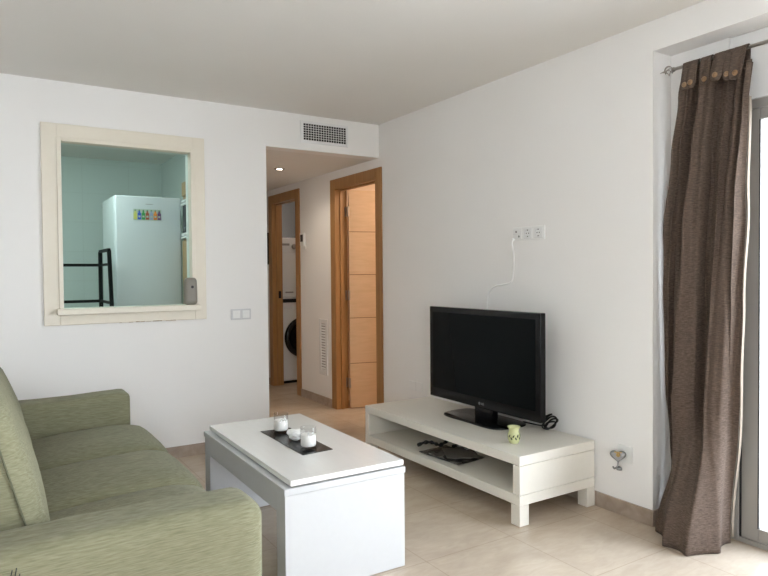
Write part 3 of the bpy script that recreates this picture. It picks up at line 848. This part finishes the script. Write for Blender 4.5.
# ------------------------------------------------------------------ oil burner on bench
t = thing('oil_burner', 'small pale green ceramic oil burner with leaf-shaped cutouts on the bench', 'oil burner', (2.361, 2.470, .3505))
c = (2.361, 2.470, .3505); b = BM()
lathe(b, [(.0005, 0), (.021, 0), (.0245, .003), (.031, .018), (.0335, .034), (.031, .050), (.0255, .064), (.0245, .070), (.028, .078), (.034, .086), (.0335, .0885),
          (.030, .087), (.022, .076), (.0005, .073)], c, 36)
obj('burner_body', b, M['ceramic'], t, True)
for a, zz, tilt in ((3.55, .030, .5), (3.9, .042, -.5), (4.25, .030, .5), (4.6, .043, -.4), (4.95, .030, .5), (5.3, .043, -.4), (3.2, .042, -.4)):
    b = BM(); ro = .0337
    pts = []
    for k in range(14):
        q = 2*PI*k/14; ly = .0085*math.cos(q); lx = .0038*math.sin(q)*(1-.3*math.cos(q))
        u = lx*math.cos(tilt)-ly*math.sin(tilt); v = lx*math.sin(tilt)+ly*math.cos(tilt)
        z = zz+v; rr = .0338-abs(z-.034)**2*7+.0004
        aa = a+u/ro
        pts.append((c[0]+rr*math.cos(aa), c[1]+rr*math.sin(aa), c[2]+z))
    V = [b.verts.new(p) for p in pts]; V2 = [b.verts.new((c[0]+(p[0]-c[0])*.93, c[1]+(p[1]-c[1])*.93, p[2])) for p in pts]
    b.faces.new(V); b.faces.new(V2[::-1])
    for k in range(14): b.faces.new((V[k], V2[k], V2[(k+1) % 14], V[(k+1) % 14]))
    bmesh.ops.recalc_face_normals(b, faces=b.faces)
    obj('leaf_cutout', b, M['ceramic_hole'], t)

# ------------------------------------------------------------------ things on the bench shelf
SZ = .1556
def flat_sheet(name, c, size, ang, curl, m, label, cat, z, thick=.004, seed=0, spine=True):
    b = BM(); n = 14
    R_ = Matrix.Rotation(ang, 3, 'Z')
    def fn(u, v):
        x = (u-.5)*size[0]; y = (v-.5)*size[1]
        h = curl*(abs(2*u-1)**3)*.5 + curl*max(0, (v-.6)/.4)**2*.6 + .0016*(1+noise.noise(Vector((u*4, v*4, seed))))
        p = R_ @ Vector((x, y, 0)); return Vector((c[0]+p.x, c[1]+p.y, z+thick/2+h))
    sheet(b, fn, n, n, 0, 1, thick=thick)
    return tag(obj(name, b, m, None, True), label, cat)
M['gloss_mag'] = mat('dark_glossy_cover', (.05, .045, .042), .18)
_c, _f = noise_mix(M['gloss_mag'], coords(M['gloss_mag']), 13, (.02, .02, .022), (.16, .14, .125), .45, .62, 3)
L(M['gloss_mag'], _c, bsdf(M['gloss_mag']).inputs['Base Color'])
M['plastic_bag'] = mat('clear_dark_film', (.16, .15, .14), .12)
M['plastic_bag2'] = mat('black_film', (.02, .02, .021), .25)
flat_sheet('magazine', (2.360, 3.0), (.22, .33), .10, .006, M['gloss_mag'], 'dark glossy magazine lying at the front of the bench shelf', 'magazine', SZ, .005, 1)
flat_sheet('plastic_sleeve', (2.400, 2.97), (.19, .22), -.5, .012, M['plastic_bag'], 'crumpled grey plastic sleeve over the magazine on the bench shelf', 'plastic sleeve', SZ+.0135, .002, 5)
b = BM(); pts = []
random.seed(11)
for k in range(30):
    t_ = k/29; pts.append((2.262+.26*t_+.015*math.sin(9*t_), 3.185-.02*t_+.025*math.sin(7*t_+1), SZ+.026+.018*abs(math.sin(5*t_+.4))))
tube(b, spline(pts, 4), [.010+.003*math.sin(i*.4) for i in range(len(spline(pts, 4)))], 8)
tag(obj('black_strap', b, M['plastic_bag2'], None, True), 'crumpled black strap lying over the magazine on the bench shelf', 'strap')
t = thing('remote_control', 'small black remote control at the back of the bench shelf', 'remote control', (2.50, 3.06, SZ))
b = BM(); box(b, 2.470, 2.515, 2.98, 3.14, SZ, SZ+.02, .006); obj('body', b, M['tv_back'], t)
b = BM()
for i in range(6):
    for j in range(3): box(b, 2.477+j*.0125, 2.485+j*.0125, 2.995+i*.018, 3.005+i*.018, SZ+.0195, SZ+.022)
obj('buttons', b, M['grey_plastic'], t)

# ------------------------------------------------------------------ sofa
sf = thing('sofa', 'sage green three-seat chenille sofa along the left side', 'sofa', (.2, 2.8, 0))
ay0, ay1 = 1.690, 3.860           # outer faces of the arms
ai0, ai1 = 1.905, 3.672           # inner faces
b = BM(); rounded(b, (.20, (ai0+ai1)/2, .175), (.86, ai1-ai0+.02, .21), .03, 8); obj('base', b, M['chenille'], sf, True)
b = BM(); rounded(b, (-.26, (ay0+ay1)/2, .40), (.12, ay1-ay0-.04, .66), .05, 8); obj('back_frame', b, M['chenille'], sf, True)
def arm(ya, yb, seed, zt, xf=.685, rad=.06):
    b = BM(); w_ = yb-ya; cx = (xf-.30)/2; L_ = xf+.30
    def fn(p):
        q = p.copy()
        tt = (q.x/(L_/2)+1)/2
        if q.z > 0: q.z += .003*math.sin(q.x*8+seed)
        # softly puffed front and a droop at the front upper corner
        if q.z > .10 and tt > .6: q.z += .006*((tt-.6)/.4)
        q.y *= 1+.02*math.sin(q.z*8)
        return q+Vector((0, .002*noise.noise(q*7+Vector((seed, 0, 0))), .003*noise.noise(q*9+Vector((0, seed, 0)))))
    h = zt-.06
    rounded(b, (cx, (ya+yb)/2, .06+h/2), (L_, w_, h), rad, 22, fn)
    return obj('armrest', b, M['chenille_side'], sf, True)
a1 = arm(ay0, ai0, 1.0, .612, .671, .055); arm(ai1, ay1, 4.0, .605, .682, .035)
ys = [ai0+.004, 2.505, 3.070, ai1-.004]
for k in range(3):
    ya, yb = ys[k]+.002, ys[k+1]-.002
    b = BM(); w_ = yb-ya
    def fn(p, w_=w_, k=k):
        q = p.copy(); fx, fy = q.x/.35, q.y/(w_/2)
        if q.z > 0: q.z += .030*(1-min(1, fx*fx))*(1-min(1, fy**4)) + .004*noise.noise(Vector((q.x*5, q.y*5, k*7)))
        if fx > .5 and q.z > 0: q.z -= .040*((fx-.5)/.5)**2
        q.x += .010*(1-fy*fy)*max(0, fx)
        if q.z > 0: q.z += .020*fx-.014
        return q
    rounded(b, (.390+.008*k, (ya+yb)/2, .368), (.685, w_, .165), .042, 20, fn)
    obj('seat_cushion', b, M['chenille'], sf, True)
def back_cushion(ya, yb, zt, k):
    b = BM(); w_ = yb-ya; h = zt-.40
    lean = math.radians(-15)
    R_ = Matrix.Rotation(lean, 3, 'Y')
    def fn(p):
        q = p.copy(); fz, fy = q.z/(h/2), q.y/(w_/2)
        if q.x > 0: q.x += .035*(1-min(1, fz*fz))*(1-.6*min(1, fy*fy)) + .004*noise.noise(Vector((q.y*6, q.z*6, k*5)))
        q.z += .012*(1-fy*fy)*max(0, fz)
        return q
    cz = .40+h/2
    rounded(b, (.020-(cz-.60)*.27, (ya+yb)/2, cz), (.20, w_, h*1.02), .07, 16, fn, R_)
    o = obj('back_cushion', b, M['chenille_side'], sf, True)
    return o
bc = [back_cushion(ys[0]+.002, ys[1]-.002, .955, 1), back_cushion(ys[1]+.002, ys[2]-.002, .885, 2), back_cushion(ys[2]+.002, ys[3]-.002, .835, 3)]
# piping on the near side of the near back cushion
b = BM(); hh = .955-.40; cz = .40+hh/2; R_ = Matrix.Rotation(math.radians(-15), 3, 'Y'); pts = []
for k in range(15):
    z = -hh/2+.05+(hh-.13)*k/14
    q = R_ @ Vector((.065, -(ys[1]-ys[0]-.004)/2-.001, z)); pts.append(q+Vector((.020-(cz-.60)*.27, (ys[0]+ys[1])/2, cz)))
tube(b, pts, .003, 6); obj('piping', b, M['piping'], bc[0], True)
for x in (-.24, .62):
    for y in (ay0+.08, ay1-.08):
        b = BM(); lathe(b, [(.022, .003), (.028, .065)], (x, y, 0), 16, close=True); obj('foot', b, M['tv_back'], sf, 'auto')
b = BM()   # two short dark threads on the arm
def thread(p, q):
    f_y = lambda z: ay0-.0012+(.055-math.sqrt(max(0, .055**2-max(0, z-.557)**2)))
    tube(b, [(p[0]+(q[0]-p[0])*k/5, f_y(p[1]+(q[1]-p[1])*k/5)-.001, p[1]+(q[1]-p[1])*k/5) for k in range(6)], .0013, 6)
thread((.044, .553), (.049, .574)); thread((.053, .553), (.058, .577)); thread((.062, .553), (.064, .563))
lab(obj('loose_thread', b, M['ink'], a1), 'short dark threads on the outer face')

# ------------------------------------------------------------------ kitchen behind the hatch
fr = thing('refrigerator', 'tall white refrigerator seen through the serving hatch', 'refrigerator', (1.23, 6.0, 0))
fx0_, fx1_, fy = .958, 1.500, 5.70
b = BM(); box(b, fx0_, fx1_, fy+.06, fy+.64, .03, 1.922, .006); obj('body', b, M['fridge_side'], fr)
b = BM(); box(b, fx0_, fx1_, fy, fy+.055, .62, 1.922, .012, seg=3); dr = obj('upper_door', b, M['fridge'], fr)
b = BM(); box(b, fx0_, fx1_, fy, fy+.055, .04, .61, .012, seg=3); obj('freezer_door', b, M['fridge'], fr)
b = BM(); box(b, 1.203, 1.262, fy-.0015, fy+.001, 1.854, 1.859, .0005); obj('badge', b, M['dial'], dr)
for x in (fx0_+.06, fx1_-.06):
    for y in (fy+.1, fy+.58):
        b = BM(); box(b, x-.02, x+.02, y-.02, y+.02, .003, .031); obj('foot', b, M['tv_back'], fr)
cols = [srgb(205, 200, 110), srgb(60, 90, 190), srgb(60, 150, 80), srgb(165, 85, 60), srgb(150, 160, 190), srgb(225, 130, 50), srgb(110, 70, 120)]
ms = [mat('magnet_card', srgb(175, 185, 170), .4)] + [mat('magnet_colour', c_, .4) for c_ in cols] + [mat('magnet_cap', srgb(90, 130, 95), .4)]
b = BM(); mx0, mx1, mz0, mz1 = 1.102, 1.330, 1.718, 1.812
box(b, mx0, mx1, fy-.003, fy-.0002, mz0, mz1)
wd = (mx1-mx0)/7
for k in range(7):
    xa = mx0+k*wd+.002; xb = xa+wd-.004
    box(b, xa, xb, fy-.0038, fy-.0028, mz0+.006, mz0+.062, .0, k+1)
    box(b, xa+.007, xb-.007, fy-.0038, fy-.0028, mz0+.062, mz0+.078, .0, k+1)
    box(b, xa+.009, xb-.009, fy-.0040, fy-.0028, mz0+.078, mz0+.088, 0, 8)
    if k: box(b, xa+.006, xb-.006, fy-.0043, fy-.0034, mz0+.024, mz0+.040, 0, 0)
tag(obj('fridge_magnet', b, ms), 'rectangular magnet with a row of coloured bottles on the refrigerator door', 'magnet')

rk = thing('shelf_rack', 'black metal ladder rack left of the refrigerator', 'rack', (.55, 5.6, 0))
def bar(name, p, q, s=.016):
    b = BM(); p, q = Vector(p), Vector(q)
    d = (q-p).normalized(); a = d.cross(Vector((0, 0, 1)))
    if a.length < .1: a = d.cross(Vector((0, 1, 0)))
    a.normalize(); c_ = d.cross(a); ring = []
    for e in (p, q): ring.append([b.verts.new(e+a*s*i+c_*s*j) for i, j in ((-1, -1), (1, -1), (1, 1), (-1, 1))])
    for k in range(4): b.faces.new((ring[0][k], ring[0][(k+1) % 4], ring[1][(k+1) % 4], ring[1][k]))
    b.faces.new(ring[0][::-1]); b.faces.new(ring[1]); bmesh.ops.recalc_face_normals(b, faces=b.faces)
    return obj(name, b, M['black_metal'], rk)
for x in (.868, .20):
    bar('post', (x, 5.90, .003), (x, 5.90, 1.45), .015); bar('post', (x, 5.18, .003), (x, 5.46, 1.45), .014)
    bar('side_rail', (x, 5.90, 1.455), (x, 5.46, 1.455), .012)
    bar('side_rail', (x, 5.90, 1.34), (x, 5.44, 1.34), .010); bar('side_rail', (x, 5.90, 1.035), (x, 5.38, 1.035), .010)
    bar('side_rail', (x, 5.90, .45), (x, 5.27, .45), .010)
for z in (1.34, 1.035, .45): bar('cross_rail', (.20, 5.90, z), (.868, 5.90, z), .012)

kc = thing('kitchen_cabinet', 'narrow tall wooden kitchen cabinet right of the refrigerator', 'cabinet', (1.60, 5.36, 0))
b = BM(); box(b, 1.515, 1.689, 5.03, 5.685, .0, 1.56, .002)
obj('carcass', b, M['kwood'], kc)
kc2 = thing('wall_cupboard', 'small wooden cupboard above the built-in microwave', 'cupboard', (1.60, 5.36, 1.90))
b = BM(); box(b, 1.515, 1.689, 5.03, 5.685, 1.90, 2.055, .002); obj('carcass', b, M['kwood'], kc2)
b = BM(); box(b, 1.500, 1.514, 5.04, 5.67, .08, 1.545, .001); obj('door', b, M['kwood'], kc)
b = BM(); box(b, 1.500, 1.514, 5.04, 5.67, 1.935, 2.052, .001); obj('door', b, M['kwood'], kc2)
mo = thing('built_in_microwave', 'white framed black microwave built into the wooden kitchen cabinet', 'microwave', (1.58, 5.36, 1.561))
b = BM(); box(b, 1.512, 1.655, 5.04, 5.68, 1.561, 1.898, .003); obj('body', b, M['white_gloss'], mo)
b = BM(); box(b, 1.503, 1.5115, 5.06, 5.66, 1.60, 1.87, .002); obj('glass_door', b, M['black_glass'], mo)
for z in (1.886, 1.858, 1.602, 1.573):
    b = BM(); tube(b, spline([(1.498, 5.05, z), (1.488, 5.2, z), (1.484, 5.36, z), (1.488, 5.52, z), (1.498, 5.67, z)], 5), .011, 10); obj('trim_bar', b, M['white_gloss'], mo, True)

# dispenser on the sill
t = thing('soap_dispenser', 'taupe plastic dispenser standing at the right end of the hatch sill', 'dispenser', (1.222, D-.02, 1.045))
b = BM()
def fnd(p):
    q = p.copy(); tt = q.z/.093
    s = 1-.10*max(0, tt)**2-.02*tt
    return Vector((q.x*s, q.y*(1-.12*max(0, tt)), q.z))
rounded(b, (1.216, D-.028, 1.0465+.0925), (.088, .062, .185), .022, 14, fnd); bd = obj('housing', b, M['taupe'], t, True)
b = BM(); lathe(b, [(.0095, 0), (.0095, -.002), (.006, -.0025)], (1.222, D-.0565, 1.168), 20, axis='y', close=True); obj('nozzle', b, M['tv_back'], bd)
b = BM(); lathe(b, [(.014, 0), (.014, -.0012), (.0115, -.0018)], (1.222, D-.0555, 1.166), 24, axis='y', close=True); obj('nozzle_ring', b, M['dial'], bd)

# ------------------------------------------------------------------ laundry
wm = thing('washing_machine', 'white washing machine with black porthole in the laundry', 'washing machine', (3.19, 7.05, 0))
wy = 6.76; wx0, wx1 = 2.885, 3.475
b = BM(); box(b, wx0, wx1, wy, wy+.58, .03, .975, .006); obj('body', b, M['white_plastic'], wm)
b = BM(); box(b, wx0, wx1, wy-.002, wy+.02, .003, .029); obj('plinth', b, M['tv_back'], wm)
b = BM(); box(b, wx0+.005, wx1-.005, wy-.012, wy+.001, .925, .968, .003); obj('control_panel', b, M['tv_back'], wm)
pc = (3.155, wy, .52)
b = BM(); lathe(b, [(.235, .001), (.235, -.022), (.205, -.035), (.165, -.035), (.150, -.010), (.0005, -.020)], pc, 40, axis='y'); obj('door_ring', b, M['black_glass'], wm, True)
b = BM(); lathe(b, [(.165, -.034), (.12, -.045), (.0005, -.052)], pc, 32, axis='y'); obj('porthole_glass', b, M['tv_case'], wm, True)
b = BM(); box(b, 2.90, 3.02, wy-.006, wy+.001, .855, .905, .002); obj('detergent_drawer', b, M['white_gloss'], wm)
td = thing('tumble_dryer', 'beige white appliance stacked on top of the washing machine', 'dryer', (3.18, 7.05, .985))
b = BM(); box(b, wx0, wx1, wy+.005, wy+.58, .985, 1.665, .006); obj('body', b, M['white_plastic'], td)
b = BM(); box(b, wx0+.004, wx1-.004, wy-.010, wy+.006, 1.495, 1.655, .004); p_ = obj('control_panel', b, M['white_plastic'], td)
b = BM(); lathe(b, [(.030, 0), (.028, -.02), (.022, -.024)], (3.045, wy-.010, 1.565), 24, axis='y', close=True); obj('dial', b, M['dial'], p_)
b = BM(); box(b, 2.90, 2.99, wy-.016, wy-.009, 1.575, 1.60, .003); obj('display', b, M['dial'], p_)
b = BM(); box(b, wx0+.004, wx1-.004, wy-.008, wy+.006, 1.09, 1.485, .004); obj('front_panel', b, M['white_plastic'], td)
b = BM(); box(b, 2.935, 3.03, wy-.022, wy-.005, 1.035, 1.050, .004); obj('drawer_handle', b, M['dial'], td)

# ------------------------------------------------------------------ lamps of the side rooms and kitchen
def ceiling_lamp(name, label, x, y, z, r, col, strength):
    t = thing(name, label, 'lamp', (x, y, z-.05))
    b = BM(); lathe(b, [(r, z), (r, z-.02), (r*.9, z-.022)], (x, y, 0), 32, close=True); obj('base', b, M['white_plastic'], t)
    b = BM(); lathe(b, [(r*.88, z-.022), (r*.85, z-.05), (r*.5, z-.062), (.001, z-.066)], (x, y, 0), 32); obj('diffuser', b, emit(name+'_glow', col, strength), t, True)
ceiling_lamp('kitchen_lamp', 'round ceiling lamp in the kitchen behind the wall', .40, 5.38, H, .17, (.87, 1.0, .965), 56)
ceiling_lamp('bedroom_lamp', 'round ceiling lamp in the room behind the open door', 3.6, 4.3, H, .15, (1, .84, .68), 70)
ceiling_lamp('laundry_lamp', 'round ceiling lamp in the laundry', 3.2, 6.2, H, .10, (1, .80, .64), 14)
sp = bpy.data.lights.new('downlight_beam', 'SPOT'); sp.energy = 11; sp.spot_size = 2.7; sp.spot_blend = 1.0; sp.color = (1, .86, .68); sp.shadow_soft_size = .04
o = bpy.data.objects.new('downlight_beam', sp); o.location = (2.275, 5.333, 2.175); C.objects.link(o)

# ------------------------------------------------------------------ daylight
wd_ = bpy.data.worlds.new('sky'); sc.world = wd_; wd_.use_nodes = True
nt = wd_.node_tree; bg = nt.nodes['Background']
tc = nt.nodes.new('ShaderNodeTexCoord'); sx = nt.nodes.new('ShaderNodeSeparateXYZ'); rp = nt.nodes.new('ShaderNodeValToRGB')
rp.color_ramp.elements[0].position = .0; rp.color_ramp.elements[0].color = (.925, .950, 1.0, 1)
rp.color_ramp.elements[1].position = .8; rp.color_ramp.elements[1].color = (.44, .50, .60, 1)
nt.links.new(tc.outputs['Generated'], sx.inputs[0]); nt.links.new(sx.outputs['Z'], rp.inputs['Fac']); nt.links.new(rp.outputs['Color'], bg.inputs['Color'])
bg.inputs['Strength'].default_value = 12.5
p2 = bpy.data.lights.new('rear_portal', 'AREA'); p2.shape = 'RECTANGLE'; p2.size = 1.1; p2.size_y = 1.4
p2.cycles.is_portal = True
o = bpy.data.objects.new('rear_portal', p2); C.objects.link(o); o.location = ((rx0+rx1)/2, RY-.16, 1.5)
o.rotation_euler = (math.radians(90), 0, 0)
o.rotation_euler = (math.radians(-90), 0, 0)
po = bpy.data.lights.new('window_portal', 'AREA'); po.shape = 'RECTANGLE'; po.size = 2.6; po.size_y = 2.0
po.cycles.is_portal = True
o = bpy.data.objects.new('window_portal', po); C.objects.link(o); o.location = (3.10, .3, 1.01)
o.rotation_euler = (0, math.radians(90), 0)     # -Z towards -X
po.size, po.size_y = 2.0, 2.6

# ------------------------------------------------------------------ camera
F = 639.2
yaw, pitch, roll = .56312894, .0230076, -.0085154
f_ = Vector((math.sin(yaw)*math.cos(pitch), math.cos(yaw)*math.cos(pitch), -math.sin(pitch)))
r_ = Vector((math.cos(yaw), -math.sin(yaw), 0)); u_ = r_.cross(f_)
r2 = r_*math.cos(roll)+u_*math.sin(roll); u2 = -r_*math.sin(roll)+u_*math.cos(roll)
cam = bpy.data.cameras.new('camera'); co = bpy.data.objects.new('camera', cam); C.objects.link(co)
mw = Matrix(((r2.x, u2.x, -f_.x, 0), (r2.y, u2.y, -f_.y, 0), (r2.z, u2.z, -f_.z, 1.25), (0, 0, 0, 1)))
co.matrix_world = mw
cam.sensor_width = 36; cam.lens = F/768*36; cam.clip_start = .02; cam.clip_end = 200
sc.camera = co
sc.view_settings.view_transform = 'Standard'; sc.view_settings.look = 'None'
sc.view_settings.gamma = 1; sc.view_settings.use_curve_mapping = False
sc.view_settings.exposure = 0.66
sc.cycles.max_bounces = 14; sc.cycles.diffuse_bounces = 8; sc.cycles.glossy_bounces = 6; sc.cycles.transparent_max_bounces = 12
sc.cycles.use_denoising = True
sc.cycles.sample_clamp_indirect = 8
sc.cycles.caustics_reflective = False; sc.cycles.caustics_refractive = False
